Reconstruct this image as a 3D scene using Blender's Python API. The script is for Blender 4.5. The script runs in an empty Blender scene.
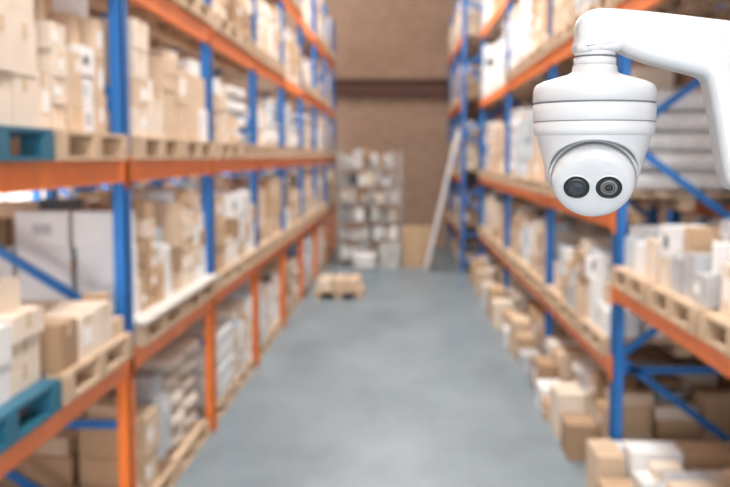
import bpy, bmesh, math, random
from mathutils import Vector, Matrix
R = random.Random(23)
scene = bpy.context.scene
try:
    scene.view_settings.view_transform = 'Standard'
except Exception:
    pass

# ---------------------------------------------------------------- materials
def mat(name, col, rough=0.6, metal=0.0, noise=0.0, scale=8.0, bump=0.0, emit=0.0, coat=0.0, col2=None):
    m = bpy.data.materials.new(name); m.use_nodes = True
    nt = m.node_tree; b = nt.nodes['Principled BSDF']
    b.inputs['Base Color'].default_value = (*col, 1)
    b.inputs['Roughness'].default_value = rough
    b.inputs['Metallic'].default_value = metal
    if coat: b.inputs['Coat Weight'].default_value = coat
    if noise > 0 or bump > 0:
        tc = nt.nodes.new('ShaderNodeTexCoord')
        n = nt.nodes.new('ShaderNodeTexNoise'); n.inputs['Scale'].default_value = scale
        n.inputs['Detail'].default_value = 5
        nt.links.new(tc.outputs['Object'], n.inputs['Vector'])
        if noise > 0:
            cr = nt.nodes.new('ShaderNodeValToRGB')
            c2 = col2 if col2 else tuple(max(0, c*(1-noise)) for c in col)
            c1 = col if col2 else tuple(min(1, c*(1+noise)) for c in col)
            cr.color_ramp.elements[0].position = 0.3; cr.color_ramp.elements[1].position = 0.7
            cr.color_ramp.elements[0].color = (*c2, 1); cr.color_ramp.elements[1].color = (*c1, 1)
            nt.links.new(n.outputs['Fac'], cr.inputs['Fac'])
            nt.links.new(cr.outputs['Color'], b.inputs['Base Color'])
        if bump > 0:
            bp = nt.nodes.new('ShaderNodeBump'); bp.inputs['Strength'].default_value = bump
            nt.links.new(n.outputs['Fac'], bp.inputs['Height'])
            nt.links.new(bp.outputs['Normal'], b.inputs['Normal'])
    if emit > 0:
        b.inputs['Emission Color'].default_value = (*col, 1)
        b.inputs['Emission Strength'].default_value = emit
    return m

M = {}
M['blue'] = mat('rack_blue_paint', (0.015, 0.17, 0.53), 0.45, noise=0.08, scale=20)
M['orange'] = mat('rack_orange_paint', (0.92, 0.225, 0.04), 0.4, noise=0.06, scale=20)
M['wood'] = mat('pallet_wood', (0.55, 0.40, 0.27), 0.8, noise=0.2, scale=12)
M['deck'] = mat('chipboard', (0.66, 0.54, 0.42), 0.8, noise=0.1, scale=30)
M['sheet'] = mat('grey_board_sheet', (0.60, 0.57, 0.53), 0.8, noise=0.05, scale=5)
M['card1'] = mat('cardboard_tan', (0.53, 0.36, 0.22), 0.85, noise=0.08, scale=6)
M['card2'] = mat('cardboard_light', (0.65, 0.49, 0.35), 0.85, noise=0.08, scale=6)
M['card3'] = mat('cardboard_brown', (0.37, 0.235, 0.14), 0.85, noise=0.1, scale=6)
M['card4'] = mat('cardboard_peach', (0.77, 0.66, 0.55), 0.85, noise=0.06, scale=6)
M['white'] = mat('white_carton', (0.82, 0.82, 0.82), 0.6, noise=0.04, scale=6)
M['grey'] = mat('grey_wrap', (0.50, 0.51, 0.53), 0.3, noise=0.15, scale=9)
M['dark'] = mat('dark_goods', (0.10, 0.10, 0.11), 0.5, noise=0.1)
M['bluegoods'] = mat('pale_blue_carton', (0.50, 0.57, 0.64), 0.6, noise=0.1)
M['tape'] = mat('packing_tape', (0.62, 0.46, 0.28), 0.3, noise=0.03)
M['label'] = mat('paper_label', (0.87, 0.87, 0.86), 0.7, noise=0.03)
M['teal'] = mat('teal_plastic', (0.012, 0.13, 0.21), 0.5, noise=0.05)
M['yellow'] = mat('yellow_plastic', (0.78, 0.60, 0.12), 0.5, noise=0.05)
M['sack'] = mat('paper_sack', (0.62, 0.54, 0.46), 0.85, noise=0.12, scale=14, bump=0.3)
M['sackw'] = mat('white_sack', (0.78, 0.775, 0.77), 0.5, noise=0.08, scale=14, bump=0.3)
M['steel'] = mat('galvanised_steel', (0.38, 0.38, 0.38), 0.4, 0.5, noise=0.08)
M['alu'] = mat('ladder_aluminium', (0.76, 0.77, 0.79), 0.5, 0.0, noise=0.03)
M['girder'] = mat('oxide_red_steel', (0.11, 0.04, 0.025), 0.6, noise=0.15)
M['wallp'] = mat('painted_plaster', (0.78, 0.775, 0.76), 0.8, noise=0.04, scale=2)
M['ceil'] = mat('ceiling_board', (0.45, 0.37, 0.31), 0.9, noise=0.1, scale=2)
M['post'] = mat('post_paint', (0.72, 0.72, 0.71), 0.5, noise=0.03)
M['lamp'] = mat('lamp_diffuser', (1, 0.98, 0.94), 0.5, emit=3.0)
M['pane'] = mat('window_daylight', (0.97, 0.98, 1.0), 0.3, emit=1.0)  # shared by the side windows and the added fill panel
M['frame'] = mat('window_frame', (0.65, 0.66, 0.66), 0.5, noise=0.03)
M['bwhite'] = mat('darker_white_goods', (0.55, 0.54, 0.52), 0.7, noise=0.1)  # white lowered to a darker tone for the back area goods
M['bgrey'] = mat('darker_grey_goods', (0.28, 0.28, 0.28), 0.7, noise=0.1)  # grey lowered to a darker tone for the back area goods

def floor_mat():
    m = bpy.data.materials.new('sealed_concrete'); m.use_nodes = True
    nt = m.node_tree; b = nt.nodes['Principled BSDF']
    tc = nt.nodes.new('ShaderNodeTexCoord')
    mp = nt.nodes.new('ShaderNodeMapping'); mp.inputs['Scale'].default_value = (1.0, 0.5, 1)
    nt.links.new(tc.outputs['Object'], mp.inputs['Vector'])
    n = nt.nodes.new('ShaderNodeTexNoise'); n.inputs['Scale'].default_value = 1.3; n.inputs['Detail'].default_value = 7
    n.inputs['Roughness'].default_value = 0.65
    nt.links.new(mp.outputs['Vector'], n.inputs['Vector'])
    cr = nt.nodes.new('ShaderNodeValToRGB')
    cr.color_ramp.elements[0].position = 0.32; cr.color_ramp.elements[1].position = 0.7
    cr.color_ramp.elements[0].color = (0.152, 0.205, 0.24, 1)
    cr.color_ramp.elements[1].color = (0.255, 0.32, 0.36, 1)
    nt.links.new(n.outputs['Fac'], cr.inputs['Fac'])
    nt.links.new(cr.outputs['Color'], b.inputs['Base Color'])
    b.inputs['Roughness'].default_value = 0.36
    return m
M['floor'] = floor_mat()

def brick_mat():
    m = bpy.data.materials.new('brick_wall'); m.use_nodes = True
    nt = m.node_tree; b = nt.nodes['Principled BSDF']
    tc = nt.nodes.new('ShaderNodeTexCoord')
    mp = nt.nodes.new('ShaderNodeMapping'); mp.inputs['Rotation'].default_value = (math.radians(90), 0, 0)
    nt.links.new(tc.outputs['Object'], mp.inputs['Vector'])
    br = nt.nodes.new('ShaderNodeTexBrick'); br.inputs['Scale'].default_value = 4.0
    br.inputs['Color1'].default_value = (0.45, 0.29, 0.20, 1)
    br.inputs['Color2'].default_value = (0.34, 0.21, 0.145, 1)
    br.inputs['Mortar'].default_value = (0.42, 0.34, 0.28, 1)
    nt.links.new(mp.outputs['Vector'], br.inputs['Vector'])
    nt.links.new(br.outputs['Color'], b.inputs['Base Color'])
    b.inputs['Roughness'].default_value = 0.9
    return m
M['brick'] = brick_mat()

# ---------------------------------------------------------------- mesh builder
class MB:
    def __init__(s): s.v=[]; s.f=[]; s.m=[]; s.mats=[]; s.sm=[]
    def mi(s, k):
        if k not in s.mats: s.mats.append(k)
        return s.mats.index(k)
    def box(s, x0,x1,y0,y1,z0,z1,k, rot=0.0):
        b=len(s.v); cx=(x0+x1)/2; cy=(y0+y1)/2
        c=math.cos(rot); sn=math.sin(rot)
        for z in (z0,z1):
            for (x,y) in ((x0,y0),(x1,y0),(x1,y1),(x0,y1)):
                dx=x-cx; dy=y-cy
                s.v.append((cx+dx*c-dy*sn, cy+dx*sn+dy*c, z))
        for f in ((3,2,1,0),(4,5,6,7),(0,1,5,4),(1,2,6,5),(2,3,7,6),(3,0,4,7)):
            s.f.append(tuple(b+i for i in f)); s.m.append(s.mi(k)); s.sm.append(False)
    def bar(s, p, q, w, h, k):
        p=Vector(p); q=Vector(q); d=(q-p).normalized()
        up=Vector((0,0,1)) if abs(d.z)<0.95 else Vector((0,1,0))
        a=d.cross(up).normalized()*w/2; u=a.cross(d).normalized()*h/2
        b=len(s.v)
        for e in (p,q):
            for (i,j) in ((-1,-1),(1,-1),(1,1),(-1,1)):
                s.v.append(tuple(e+a*i+u*j))
        for f in ((3,2,1,0),(4,5,6,7),(0,1,5,4),(1,2,6,5),(2,3,7,6),(3,0,4,7)):
            s.f.append(tuple(b+i for i in f)); s.m.append(s.mi(k)); s.sm.append(False)
    def lathe(s, prof, k, seg=24, org=(0,0,0), axis=None, smooth=True):
        b=len(s.v); o=Vector(org); n=len(prof)
        for pr in prof:
            r,z=pr[0],pr[1]
            for i in range(seg):
                a=2*math.pi*i/seg
                v=Vector((r*math.cos(a), r*math.sin(a), z))
                if axis is not None: v=axis@v
                s.v.append(tuple(o+v))
        for j in range(n-1):
            kk=prof[j+1][2] if len(prof[j+1])>2 else k
            for i in range(seg):
                i2=(i+1)%seg
                s.f.append((b+j*seg+i, b+j*seg+i2, b+(j+1)*seg+i2, b+(j+1)*seg+i)); s.m.append(s.mi(kk)); s.sm.append(smooth)
        if prof[0][0]>1e-6:
            s.f.append(tuple(b+i for i in range(seg))[::-1]); s.m.append(s.mi(k)); s.sm.append(False)
        if prof[-1][0]>1e-6:
            kk=prof[-1][2] if len(prof[-1])>2 else k
            s.f.append(tuple(b+(n-1)*seg+i for i in range(seg))); s.m.append(s.mi(kk)); s.sm.append(False)
    def obj(s, name, parent=None):
        me=bpy.data.meshes.new(name); me.from_pydata(s.v,[],s.f)
        for k in s.mats: me.materials.append(M[k])
        for p,mi,sm in zip(me.polygons,s.m,s.sm): p.material_index=mi; p.use_smooth=sm
        me.update()
        o=bpy.data.objects.new(name, me); scene.collection.objects.link(o)
        if parent: o.parent=parent
        return o

# ---------------------------------------------------------------- room
YB=23.6; YF=-6.0; XL=-7.0; XR=7.0; ZC=6.9
def slab(name,x0,x1,y0,y1,z0,z1,k):
    b=MB(); b.box(x0,x1,y0,y1,z0,z1,k); return b.obj(name)
slab('floor',XL-.2,XR+.2,YF-.2,YB+.2,-0.2,0,'floor')
slab('ceiling',XL-.2,XR+.2,YF-.2,YB+.2,ZC,ZC+.2,'ceil')
slab('wall_back',XL-.2,XR+.2,YB,YB+.2,0,ZC,'brick')
slab('wall_front',XL-.2,XR+.2,YF-.2,YF,0,ZC,'wallp')
slab('wall_left',XL-.2,XL,YF,YB,0,ZC,'wallp')
slab('wall_right',XR,XR+.2,YF,YB,0,ZC,'wallp')
g=MB(); ga=YB-.33; gb=YB-.02
g.box(XL+.01,XR-.01,ga,gb,3.97,4.01,'girder'); g.box(XL+.01,XR-.01,ga,gb,3.64,3.68,'girder'); g.box(XL+.01,XR-.01,YB-.19,YB-.15,3.68,3.97,'girder')
g.obj('steel_girder_1')  # oxide-red steel girder along the back wall
def window(name,x,y0,y1,z0,z1,s):
    b=MB()
    b.box(min(x,x+s*.02),max(x,x+s*.02),y0,y1,z0,z1,'pane')
    n=4
    for i in range(n+1):
        yy=y0+(y1-y0)*i/n; b.box(min(x,x+s*.07),max(x,x+s*.07),yy-.03,yy+.03,z0-.04,z1+.04,'frame')
    for i in range(4):
        zz=z0+(z1-z0)*i/3; b.box(min(x,x+s*.06),max(x,x+s*.06),y0,y1,zz-.03,zz+.03,'frame')
    b.obj(name)
wi=1
for y in (1.0,6.5,12.0,17.0):
    window('window_%d'%wi,XL,y-1.9,y+1.9,0.9,5.2,1); wi+=1
for y in (3.0,9.5,16.0):
    window('window_%d'%wi,XR,y-1.6,y+1.6,2.4,5.2,-1); wi+=1

# ---------------------------------------------------------------- racks
def rack(name, xf, s, ups, levels_by_bay, top, depth=1.1, low_orange=None, z0b=.15, start=0, pitch=.62):
    b=MB(); xr=xf+s*depth
    for y in ups:
        for (x,inn) in ((xf,s),(xr,-s)):
            x0,x1=sorted((x,x+inn*0.075))
            segs=[(0.012,top,'blue')]
            if low_orange: segs=[(0.012,low_orange,'orange'),(low_orange,top,'blue')]
            for z0,z1,k in segs:
                xo0,xo1=sorted((x,x+inn*0.012))
                b.box(xo0,xo1,y-.048,y+.048,z0,z1,k)
                b.box(x0,x1,y-.048,y-.038,z0,z1,k)
                b.box(x0,x1,y+.038,y+.048,z0,z1,k)
            b.box(x0-.02,x1+.02,y-.07,y+.07,0,0.012,'steel')
        z=z0b; side=start; xa=xf+s*0.04; xb=xr-s*0.04
        b.bar((xa,y,z+.02),(xb,y,z+.02),.03,.045,'blue')
        b.bar((xa,y,.72),(xb,y,.72),.03,.045,'blue')
        while z+pitch<top-0.05:
            p=(xa if side==0 else xb,y,z); q=(xb if side==0 else xa,y,z+pitch)
            b.bar(p,q,.03,.05,'blue'); z+=pitch; side=1-side
    for i in range(len(ups)-1):
        for lv in levels_by_bay(i):
            for x,inn in ((xf,s),(xr,-s)):
                x0,x1=sorted((x+inn*0.005,x+inn*0.055))
                b.box(x0,x1,ups[i]+.05,ups[i+1]-.05,lv-.06,lv+.06,'orange')
                xo0,xo1=sorted((x-inn*0.004,x+inn*0.0))
                for yy in (ups[i]+.01,ups[i+1]-.01):
                    b.box(xo0,xo1,yy-.045,yy+.045,lv-.09,lv+.09,'orange')
    return b.obj(name)

def box_carton(b, x0,x1,y0,y1,z0,z1,k,s,rot=0):
    b.box(x0,x1,y0,y1,z0,z1,k,rot)
    if abs(rot)<1e-6:
        xf = x0 if s>0 else x1
        ym=(y0+y1)/2; zm=(z0+z1)/2
        if k.startswith('card'):
            b.box(x0,x1,ym-.02,ym+.02,z1,z1+.0015,'tape')
            a,c=sorted((xf,xf-s*.002))
            b.box(a,c,ym-.02,ym+.02,z1-.06,z1,'tape')
        if R.random()<.45 and (z1-z0)>.1:
            w=(y1-y0)*R.uniform(.25,.5); h=(z1-z0)*R.uniform(.25,.5)
            yy=y0+(y1-y0)*R.choice((.3,.5,.68)); a,c=sorted((xf,xf-s*.003))
            b.box(a,c,yy-w/2,yy+w/2,zm-h/2,zm+h/2,'label' if k!='white' else R.choice(['grey','card2','dark','bluegoods']))
            if R.random()<.4:
                xx=(x0+x1)/2; w=(x1-x0)*.35; b.box(xx-w/2,xx+w/2,y0-.003,y0,zm-h/2,zm+h/2,'label' if k!='white' else 'grey')

def stack(x0,x1,y0,y1,z,h,s,pal,name='cardboard_boxes',fine=True):
    b=MB()
    nl=R.choice((3,3,4,4,5) if fine else (2,3)); nx=R.choice((3,3,4))
    L=(y1-y0)/nl; W=(x1-x0)/nx
    k0=R.choice(pal); H0=R.uniform(.13,.25); uniform=R.random()<.4
    for i in range(nl):
        k=k0 if uniform else R.choice(pal)
        H=H0 if uniform else R.uniform(.09,.25)
        H=min(H,h*.95)
        nz=max(1,int(h/H))
        for j in range(nx):
            top=max(1,nz-(R.choice((0,0,0,1,1,2)) if not uniform else R.choice((0,0,0,1))))
            for t in range(top):
                kk=k if R.random()<.72 else R.choice(pal)
                g=.006; jx=R.uniform(-.012,.012); jy=R.uniform(0,.03) if not uniform else 0
                box_carton(b,x0+j*W+g+jx+.008,x0+(j+1)*W-g+jx-.008,y0+i*L+g+jy,y0+(i+1)*L-g,z+t*H+.001,z+(t+1)*H-.002,kk,s)
            zt=z+top*H
            if R.random()<.6 and z+h-zt>.06:
                hh=min(R.uniform(.07,.16),z+h-zt)
                w=W*R.uniform(.45,.75); l=L*R.uniform(.45,.75)
                ccx=x0+(j+.5)*W; ccy=y0+(i+.5)*L
                b.box(ccx-w/2,ccx+w/2,ccy-l/2,ccy+l/2,zt+.001,zt+hh,R.choice(['white','white','card2','card2','card3','grey','card4','card4','card1','bluegoods','dark'] if pal is not PEACH else ['white','card4','card2']),R.uniform(-.3,.3))
    return b.obj(name)

def sacks(x0,x1,y0,y1,z,h,s,k):
    b=MB(); nl=2; H=.14; L=(y1-y0)/nl
    for t in range(max(1,int(h/H))):
        for i in range(nl):
            cx=(x0+x1)/2+R.uniform(-.02,.02); cy=y0+(i+.5)*L; cz=z+H*(t+.5)
            seg=16
            base=len(b.v)
            rings=7
            f=lambda c,e:math.copysign(abs(c)**e,c)
            for r in range(rings):
                ph=-math.pi/2+math.pi*r/(rings-1)
                for q in range(seg):
                    a=2*math.pi*q/seg
                    ca,sa=math.cos(a),math.sin(a)
                    rr=abs(math.cos(ph))**.35 if r not in(0,rings-1) else 0
                    b.v.append((cx+f(ca,.45)*rr*(x1-x0)/2*.96, cy+f(sa,.45)*rr*L/2*.97, cz+f(math.sin(ph),.8)*H/2))
            for r in range(rings-1):
                for q in range(seg):
                    q2=(q+1)%seg
                    b.f.append((base+r*seg+q,base+r*seg+q2,base+(r+1)*seg+q2,base+(r+1)*seg+q)); b.m.append(b.mi(k)); b.sm.append(True)
    return b.obj('sacks')

def buckets(x0,x1,y0,y1,z,h,s,k='white'):
    b=MB(); r=.12; H=min(.28,h)
    ny=int((y1-y0)/(2*r+.01)); nx=int((x1-x0)/(2*r+.01)); nz=max(1,int(h/(H+.002)))
    for t in range(nz):
        for i in range(ny):
            for j in range(nx):
                if t==nz-1 and R.random()<.3: continue
                cx=x0+r+.005+j*(2*r+.01); cy=y0+r+.005+i*(2*r+.01)
                kk=k if R.random()<.85 else 'grey'
                lb=R.choice(['white','white','bluegoods','grey'])
                b.lathe([(r*.86,0),(r*.93,H*.3),(r*.935,H*.32,lb),(r*.94,H*.6,lb),(r*.95,H*.88),(r,H*.89),(r,H*.97),(r*.93,H*.985),(r*.9,H*.96)],kk,14,(cx,cy,z+t*(H+.002)+.001))
    return b.obj('plastic_buckets')

PAL={}
def pallet(cx,cy,z,lx,ly,k='wood'):
    key=(round(lx,2),round(ly,2),k)
    nm='wooden_pallet' if k=='wood' else 'plastic_pallet'
    if key not in PAL:
        b=MB()
        for i in range(3):
            xx=-lx/2+.05+i*(lx-.1)/2
            b.box(xx-.05,xx+.05,-ly/2,ly/2,0,.02,k)
            for j in range(3):
                yy=-ly/2+.06+j*(ly-.12)/2
                b.box(xx-.05,xx+.05,yy-.06,yy+.06,.02,.095,k)
        for j in range(3):
            yy=-ly/2+.05+j*(ly-.1)/2
            b.box(-lx/2,lx/2,yy-.05,yy+.05,.095,.112,k)
        for i in range(7):
            xx=-lx/2+.05+i*(lx-.1)/6
            b.box(xx-.045,xx+.045,-ly/2,ly/2,.112,.13,k)
        o=b.obj(nm); PAL[key]=o.data
    else:
        o=bpy.data.objects.new(nm,PAL[key]); scene.collection.objects.link(o)
    o.location=(cx,cy,z+.001)
    return o

TAN=['card1','card1','card2','card2','card3','card4','white']
PEACH=['card4','card2','card4','white','card2']  # pale cartons for upper left tiers, bright-light wash put into their colour
MIX=['card2','white','white','card4','grey','card1','bluegoods','card3']
WHT=['white','white','white','grey','card4','bluegoods']
PURE=['white','white','white','grey']
BRN=['card3','card1','card1','card2','card2','grey']

def fill(xf,s,ups,levels_by_bay,palf,depth=1.1,simple=False,pallet_kind=None,sheet=None,force_pal=None):
    for i in range(len(ups)-1):
        ya,yb=ups[i]+.09,ups[i+1]-.09
        lv=sorted(levels_by_bay(i)); tiers=[0.0]+[l+.06 for l in lv]
        bounds=[l-.06 for l in lv]+[lv[-1]+1.15]
        n=2 if yb-ya<2.6 else 3
        w=(yb-ya)/n
        for ti,(z,zt) in enumerate(zip(tiers,bounds)):
            deck = simple or R.random()<.22
            if pallet_kind and any(pallet_kind(i,ti,j)!='wood' for j in range(n)): deck=False
            if sheet and sheet(i,ti): deck=False
            if force_pal and force_pal(i,ti): deck=False
            if z>0 and deck:
                d=MB(); a,c=sorted((xf+s*.002,xf+s*(depth-.002)))
                d.box(a,c,ya,yb,z+.001,z+.02,'deck'); d.obj('shelf_board')
            for j in range(n):
                y0=ya+j*w+.03; y1=ya+(j+1)*w-.03
                pal,kind,hh=palf(i,ti,j)
                if kind is None: continue
                if z>0 and deck: zz=z+.021
                else:
                    pk=pallet_kind(i,ti,j) if pallet_kind else 'wood'
                    pallet(xf+s*(depth/2-.02),(y0+y1)/2,z,depth+.04 if z>0 else depth-.1,y1-y0,pk)
                    zz=z+.132
                    if sheet and sheet(i,ti):
                        d=MB(); a,c=sorted((xf-s*.06,xf+s*depth)); d.box(a,c,y0-.02,y1+.02,zz,zz+.018,'sheet'); d.obj('board_sheet'); zz+=.019
                ov = R.uniform(-.03,.06)
                a,c=sorted((xf+s*ov,xf+s*(depth-.08)))
                h=(zt-zz-.06)*hh
                if kind=='box': stack(a,c,y0+.01,y1-.01,zz,h,s,pal)
                elif kind=='sack': sacks(a,c,y0+.01,y1-.01,zz,h,s,'sackw' if (pal is PURE or pal is WHT) else R.choice(['sack','sackw']))
                elif kind=='bucket': buckets(a,c,y0+.01,y1-.01,zz,h,s)

XA=1.47
LU=[0.45,2.85,5.25,7.65,10.05,12.45,14.85,17.25,19.65,22.05]
LL=lambda i:[1.07,2.12,3.13,4.2]
rack('pallet_rack',-XA,-1,LU,LL,5.2,low_orange=1.02,z0b=.03)
def lp(i,t,j):
    if t>=2: pal=PEACH if i<3 else R.choice([TAN,PEACH])
    elif t==1: pal=TAN
    else: pal=BRN if i<3 else MIX
    kind='box' if R.random()<.84 else R.choice(['sack','bucket'])
    if i<3 and t in(1,2): kind='box'
    hh=R.uniform(.7,1.0)
    if i==1 and t==1: hh=(.62,.30)[j]
    if i==1 and t==0: hh=(.4,.35)[j]
    if i<3 and t==2: hh=R.uniform(.85,1.0)
    return pal,kind,hh
fill(-XA,-1,LU,LL,lp,pallet_kind=lambda i,t,j:'teal' if (i==1 and t in(1,2) and j==0) else 'wood',
     sheet=lambda i,t: t==1 and i==2)
rack('pallet_rack',-XA-1.25,-1,LU,LL,5.2,low_orange=1.02)
def lp2(i,t,j):
    if R.random()<.3: return PEACH,None,0
    return (PEACH if t>1 else TAN),'box',R.uniform(.3,.75)
fill(-XA-1.25,-1,LU[1:8],LL,lp2,simple=True)

RU=[0.55,3.65,6.75,9.85,13.8,18.2]
RL=lambda i:([1.27,3.15,4.4] if i<2 else [0.73,1.76,3.15,4.4])
rack('pallet_rack',XA,1,RU,RL,5.4,z0b=.05,start=1,pitch=.76)
def rp(i,t,j):
    pal=R.choice([MIX,MIX,TAN,WHT]) if t>0 else R.choice([TAN,BRN,MIX])
    kind='box' if R.random()<.66 else R.choice(['sack','bucket','bucket'])
    hh=R.uniform(.7,1.0)
    if i<2 and t==1: pal=WHT; hh=R.uniform(.19,.26); kind='box'
    if t==0: hh=R.uniform(.6,.95); kind=R.choice(['box','box','box','sack'])
    if i==1 and t==0: hh=(.3,.26,.22)[j]; kind='box'; pal=MIX
    return pal,kind,hh
fill(XA,1,RU,RL,rp,force_pal=lambda i,t: i<2 and t==1)
RL2=lambda i:[0.73,1.76,2.85,4.4]
rack('pallet_rack',XA+1.25,1,RU,RL2,5.4)
def rp2(i,t,j):
    if t==2: return PURE,('sack' if R.random()<.4 else 'box'),.85
    return R.choice([MIX,TAN]),'box',R.uniform(.4,.85)
fill(XA+1.25,1,RU,RL2,rp2,simple=True)
RE=[18.5,20.9,23.3]
rack('pallet_rack',1.14,1,RE,lambda i:[0.73,1.76,3.15,4.4],5.4)
def rp3(i,t,j): return R.choice([BRN,TAN]),'box',R.uniform(.6,.95)
fill(1.14,1,RE,lambda i:[0.73,1.76,3.15,4.4],rp3)

for (y,w,h,k) in ((5.6,.4,.2,'card1'),(6.1,.4,.3,'card2'),(6.95,.35,.26,'card3'),(7.5,.4,.36,'card4'),(8.0,.25,.16,'card1'),(8.3,.4,.2,'white'),(8.8,.5,.3,'card3'),(9.7,.4,.2,'grey'),(10.2,.3,.3,'card1'),(10.6,.5,.4,'card2'),(11.2,.3,.2,'white'),(11.6,.45,.3,'card1'),(12.3,.4,.35,'card4'),(13.0,.6,.42,'card1'),(14.2,.5,.3,'white'),(15.2,.5,.4,'card2'),(16.6,.6,.4,'card1')):
    b=MB(); box_carton(b,1.2+R.uniform(0,.08),1.43,y,y+w,0.001,h,k,1); b.obj('cardboard_box')

pallet(-.95,15.4,0,.75,1.0)
stack(-1.28,-.62,14.95,15.85,.132,.16,1,['card2','card4','card1','card1'])

# back area: open shelving cluttered with goods
b=MB()
X0,X1,Y0,Y1=-1.25,.02,19.7,20.25
for x in (X0,X1-.04):
    for y in (Y0,Y1-.04): b.box(x,x+.04,y,y+.04,0,2.3,'steel')
SH=[.10,.50,.88,1.24,1.6,1.95]
for z in SH: b.box(X0,X1,Y0,Y1,z,z+.025,'steel')
shelf=b.obj('metal_shelving')
CL=['bwhite','bwhite','bgrey','white','dark','bwhite','bgrey','grey','card3','bwhite','card4']
b=MB()
for zi,z in enumerate(SH):
    x=X0+.06
    hm=(SH[zi+1]-z-.05) if zi<5 else .4
    while x<X1-.2:
        w=R.uniform(.07,.18); hh=hm*R.uniform(.5,1)
        k=R.choice(CL)
        if R.random()<.4:
            r=w/2; b.lathe([(r,0),(r,hh*.75),(r*.6,hh*.85),(r*.5,hh),(0.001,hh)],k,12,(x+r,Y0+.12,z+.026)); b.box(x,x+w,Y0+.26,Y1-.05,z+.026,z+.026+hh*.8,R.choice(CL))
        else: b.box(x,x+w,Y0+R.uniform(.01,.1),Y1-.06,z+.026,z+.026+hh,k)
        x+=w+.012
b.obj('packaged_goods',shelf)
sacks(-.95,-.45,18.9,19.6,0,.42,1,'sackw')
stack(-.4,.0,19.0,19.6,0,.5,-1,['bwhite','grey','card4','bgrey'],'cardboard_boxes')
b=MB(); box_carton(b,.05,.62,19.3,19.9,.001,.78,'card1',1); b.box(.32,.35,19.29,19.3,.001,.78,'tape'); b.obj('cardboard_box')

b=MB(); p0=Vector((.50,18.75,.03)); p1=Vector((1.10,18.75,2.68))
for dy in (-.2,.2): b.bar(p0+Vector((0,dy,0)),p1+Vector((0,dy,0)),.04,.10,'alu')
for i in range(1,10):
    c=p0.lerp(p1,i/10); b.bar(c+Vector((0,-.2,0)),c+Vector((0,.2,0)),.035,.035,'alu')
b.obj('ladder')

# ---------------------------------------------------------------- lamps
def lamp(x,y,p,c=(1,.985,.965)):
    b=MB(); b.box(x-.17,x+.17,y-.75,y+.75,ZC-.42,ZC-.34,'post'); b.box(x-.14,x+.14,y-.72,y+.72,ZC-.44,ZC-.42,'lamp')
    for dy in (-.5,.5): b.box(x-.01,x+.01,y+dy-.01,y+dy+.01,ZC-.34,ZC,'steel')
    b.obj('ceiling_lamp')
    l=bpy.data.lights.new('lamp_light','AREA'); l.shape='RECTANGLE'; l.size=1.2; l.size_y=1.6; l.energy=p; l.color=c
    o=bpy.data.objects.new('lamp_light',l); o.location=(x,y,ZC-.47); scene.collection.objects.link(o)
for y,p in ((-3,175),(1.5,190),(6,205),(10.5,230),(15,225),(19,130)): lamp(0,y,p)
for y in (2,7,12,17):
    lamp(-5.6,y,350,(1,.97,.92)); lamp(5.6,y,220)
b=MB(); b.box(-2.4,2.4,YF,YF+.03,0.9,4.4,'pane')  # unseen glowing bay-door panel added behind the camera for frontal fill
for x in (-2.45,0,2.45): b.box(x-.05,x+.05,YF,YF+.08,0.8,4.5,'frame')
b.box(-2.5,2.5,YF,YF+.08,4.4,4.5,'frame'); b.box(-2.5,2.5,YF,YF+.08,.8,.9,'frame'); b.obj('window_8')
def area_light(loc,rot,sx,sy,p,c):
    l=bpy.data.lights.new('daylight','AREA'); l.shape='RECTANGLE'; l.size=sx; l.size_y=sy; l.energy=p; l.color=c
    o=bpy.data.objects.new('daylight',l); o.location=loc; o.rotation_euler=rot; scene.collection.objects.link(o)
area_light((0,YF+.15,2.6),(math.radians(90),0,0),4.6,3.6,325,(.94,.975,1))  # added fill light behind the camera, brightens the scene from the front
for y in (1,6.5,12,17): area_light((XL+.12,y,3.2),(0,math.radians(-90),0),4,3.6,480,(1,.99,.975))

w=bpy.data.worlds.new('World'); scene.world=w; w.use_nodes=True
w.node_tree.nodes['Background'].inputs[0].default_value=(.8,.88,1,1); w.node_tree.nodes['Background'].inputs[1].default_value=.6

# ---------------------------------------------------------------- security camera
M['shell']=mat('white_enamel_shell',(0.53,0.535,0.55),0.33,noise=0.01,scale=3,coat=.2)
M['seam']=mat('dark_seam',(0.16,0.16,0.18),0.6,noise=.02)  # dark grey in the grooves and seams of the housing
M['black']=mat('black_glass',(0.005,0.005,0.006),0.12,coat=0.6,noise=.02)
M['lensring']=mat('lens_barrel',(0.035,0.035,0.04),0.35,noise=.05)
M['lens']=mat('lens_glass',(0.02,0.025,0.035),0.03,coat=1.0,noise=.02)
M['led']=mat('ir_led_reflector',(0.30,0.26,0.25),0.25,0.7,noise=.05)
S=0.000971
root=bpy.data.objects.new('security_camera',None); scene.collection.objects.link(root)
root.location=(0.1881,0.9651,2.2450); root.rotation_euler=(0,0,math.radians(2.05))
def Z(py): return (110-py)*S
def lath(name,prof,seg=96,k='shell'):
    b=MB(); b.lathe([(p[0]*S*.975,Z(p[1]))+tuple(p[2:]) for p in prof],k,seg,(0,0,0)); return b.obj(name,root)
lath('housing',[(0,66),(21,66),(22.5,68),(23,73),(27,75.5),(40,79),(52,82.5),(58.5,85.5),(61.2,89),(62,94),(62,103.4),(61,104,'seam'),(61,105.2,'seam'),(62,105.8),(61.8,114),
 (61.4,122),(60.6,123,'seam'),(60.6,124),(61.2,124.6),(61,131),(60,135),(57,137),(50,138),(0,138)])
lath('collar',[(0,53),(19.8,53),(20.6,53.8),(20.6,57.2),(19,57.8,'seam'),(19,58.8,'seam'),(21.4,59.4),(21.4,65.5),(20,66.2),(0,66.2)])
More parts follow.
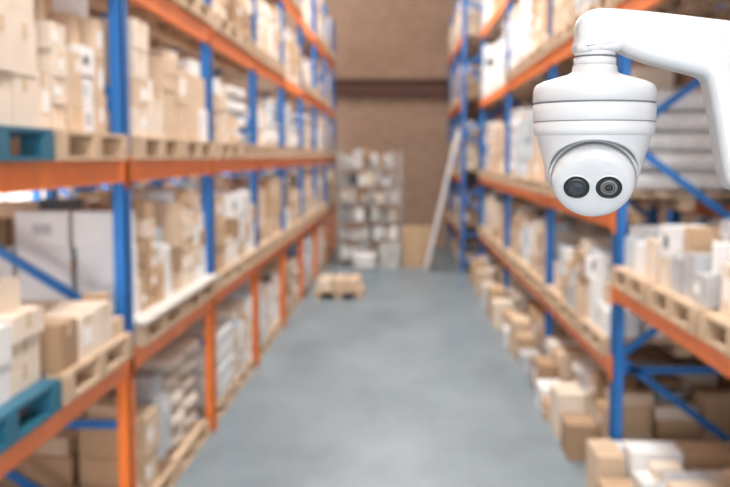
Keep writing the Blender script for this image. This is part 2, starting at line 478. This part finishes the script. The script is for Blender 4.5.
def shroud():
    b=MB(); seg=128; rows=26
    def rad(y):
        pts=[(130,58.5),(136,58),(142,56.5),(150,54),(160,51),(170,48.2),(180,45.4),(190,42.5),(205,36)]
        for (a,ra),(c,rc) in zip(pts,pts[1:]):
            if y<=c: return (ra+(rc-ra)*(y-a)/(c-a))*.975
        return pts[-1][1]*.975
    for inner in (0,1):
        for j in range(rows):
            for i in range(seg):
                a=2*math.pi*i/seg
                front=-math.sin(a+.2)
                yb=min(203,141+41*(1-front))
                t=j/(rows-1)
                y=130+(yb-130)*t
                r=rad(y)-(2.6 if inner else 0)
                if not inner and j==rows-1: r-=.8
                b.v.append((r*S*math.cos(a),r*S*math.sin(a),Z(y)))
    N=rows*seg
    def add(f,k='shell'): b.f.append(f); b.m.append(b.mi(k)); b.sm.append(True)
    for j in range(rows-1):
        for i in range(seg):
            i2=(i+1)%seg
            add((j*seg+i,j*seg+i2,(j+1)*seg+i2,(j+1)*seg+i)[::-1])
            add((N+j*seg+i,N+j*seg+i2,N+(j+1)*seg+i2,N+(j+1)*seg+i))
    j=rows-1
    for i in range(seg):
        i2=(i+1)%seg
        add((j*seg+i,N+j*seg+i,N+j*seg+i2,j*seg+i2))
    return b.obj('shroud',root)
shroud()
tilt=math.radians(29); yaw=math.radians(-13)
d=Vector((math.sin(yaw)*math.cos(tilt),-math.cos(yaw)*math.cos(tilt),-math.sin(tilt)))
xa=Vector((math.cos(yaw),math.sin(yaw),0)); ya=d.cross(xa)
AX=Matrix((xa,ya,d)).transposed()
bc=Vector((0,-3*S,Z(169.5)))
q=.975
b=MB()
prof=[(0,-40),(20,-37),(36,-24),(43,-10),(45,0),(45,8),(44,14),(42.4,19),(41.4,20,'seam'),(41,21.2,'seam'),(41.6,22),(40.6,26),(38.6,30),(35,33.4),(30,35.2),(22,35.9),(0,36)]
b.lathe([(p[0]*S*q,p[1]*S*q)+tuple(p[2:]) for p in prof],'shell',96,bc,AX)
b.obj('turret_ball',root)
def lensunit(name,u,v,led):
    b=MB(); o=bc+AX@Vector((u*S,v*S,36*S*q))
    if led:
        pr=[(13.6,-4),(13.6,.4,'shell'),(13.0,1.0,'shell'),(12.6,1.0,'shell'),(12.4,.7,'black'),(8.4,.8,'black'),(8.0,1.2,'lensring'),(6.0,1.3,'led'),(5.2,1.1,'black'),(4.2,1.2,'led'),(2.0,1.5,'black'),(0,1.7,'lens')]
    else:
        pr=[(13.6,-4),(13.6,.4,'shell'),(13.0,1.0,'shell'),(12.6,1.0,'shell'),(12.4,.7,'black'),(9.0,.8,'black'),(8.6,1.3,'lensring'),(7.8,1.4,'lensring'),(7.0,.9,'black'),(5.2,1.0,'lensring'),(4.6,1.0,'lens'),(2.5,1.8,'lens'),(0,2.2,'lens')]
    b.lathe([(p[0]*S,p[1]*S)+tuple(p[2:]) for p in pr],'shell',48,o,AX); b.obj(name,root)
lensunit('lens_window',-15.8,0,False)
lensunit('infrared_window',15.0,0,True)

out=[(575.5,54),(575.5,42),(575.5,31),(578,21.5),(584,15.2),(593,12),(604,11.5),(625,13),(650,15.2),(680,18.5),(710,22),(740,25.5),(756,27.5),
 (756,60),(756,120),(756,196),(745,194),(735,190),(728,184.5),(723.5,175),(718.5,152),(712.5,122),(707.5,98),(704,84),(699,78),(690,75.2),(670,70.2),(650,65),(636,60.5),(624,55.5),(617,52.5),(614.2,54)]
def arm():
    P=[Vector(((x-595)*S,(110-y)*S)) for x,y in out]
    Q=[]; n=len(P)
    for i in range(n):
        p0,p1,p2,p3=P[i-1],P[i],P[(i+1)%n],P[(i+2)%n]
        sharp = (out[i][0]==756) or (out[(i+1)%n][0]==756) or i>=n-2
        for t in (0,.33,.66):
            if sharp: Q.append(p1.lerp(p2,t))
            else:
                Q.append(.5*((2*p1)+(p2-p0)*t+(2*p0-5*p1+4*p2-p3)*t*t+(3*p1-p0-3*p2+p3)*t**3))
    n=len(Q)
    ar=sum(Q[i].x*Q[(i+1)%n].y-Q[(i+1)%n].x*Q[i].y for i in range(n))
    sg=1 if ar>0 else -1
    N=[]
    for i in range(n):
        e1=(Q[i]-Q[i-1]).normalized(); e2=(Q[(i+1)%n]-Q[i]).normalized()
        n1=Vector((-e1.y,e1.x))*sg; n2=Vector((-e2.y,e2.x))*sg
        m=(n1+n2); m.normalize(); m=m/max(.6,m.dot(n1)); N.append(m)
    for i in range(n):
        x=Q[i].x/S+595; y=110-Q[i].y/S
        if y>51 and x<618: N[i]=Vector((0.0 if 578<x<612 else (1 if x<=578 else -1)*1.0,0.0))
        if 612<=x<618 and y>51: N[i]=Vector((-.6,.5))
    b=MB(); D=19*S; rr=10*S; rings=[]
    K=9
    for k in range(K+1):
        a=math.pi/2*(1-k/K); rings.append((rr*(1-math.cos(a)),-(D-rr)-rr*math.sin(a)))
    for k in range(K+1):
        a=math.pi/2*k/K; rings.append((rr*(1-math.cos(a)),(D-rr)+rr*math.sin(a)))
    for off,dy in rings:
        for i in range(n):
            qq=Q[i]+N[i]*off
            x=Q[i].x/S+595; y=110-Q[i].y/S
            if y>51 and 578<x<612:
                t=(x-575.5)/(614.2-575.5); qq=Vector((Q[i].x+off*(1-t)-off*.6*t, Q[i].y+off*.5*t))
            b.v.append((qq.x,dy,qq.y))
    for r in range(len(rings)-1):
        for i in range(n):
            i2=(i+1)%n
            b.f.append((r*n+i,r*n+i2,(r+1)*n+i2,(r+1)*n+i)); b.m.append(b.mi('shell')); b.sm.append(True)
    b.f.append(tuple(range(n))); b.m.append(0); b.sm.append(True)
    b.f.append(tuple((len(rings)-1)*n+i for i in range(n))[::-1]); b.m.append(0); b.sm.append(True)
    return b.obj('bracket_arm',root)
arm()
lath('arm_stub',[(0,34),(10,34.4),(17,37),(19.6,41),(19.9,46),(19.9,53.2),(0,53.2)])
b=MB(); b.box((755-595)*S,(762-595)*S,-36*S,36*S,Z(215),Z(8),'shell'); b.obj('mounting_plate',root)
for o in list(bpy.data.objects):
    if o.type=='MESH' and (o.parent==root or o.name.startswith(('sacks','plastic_buckets','packaged'))):
        bm=bmesh.new(); bm.from_mesh(o.data); bmesh.ops.recalc_face_normals(bm,faces=bm.faces); bm.to_mesh(o.data); bm.free()
b=MB(); px=0.1891+(762-595)*S+.002; b.box(px+.001,px+.081,.93,1.01,.012,ZC,'post'); b.box(px-.04,px+.12,.89,1.05,0,.012,'post'); b.obj('steel_post')

# ---------------------------------------------------------------- camera
cam=bpy.data.cameras.new('Camera'); co=bpy.data.objects.new('Camera',cam); scene.collection.objects.link(co); scene.camera=co
cam.lens=48.2; cam.sensor_width=36; cam.clip_start=.05
co.location=(0,0,2.2); co.rotation_euler=(math.radians(90-5.11),0,math.radians(2.05))
cam.dof.use_dof=True; cam.dof.focus_distance=.925; cam.dof.aperture_fstop=5.4
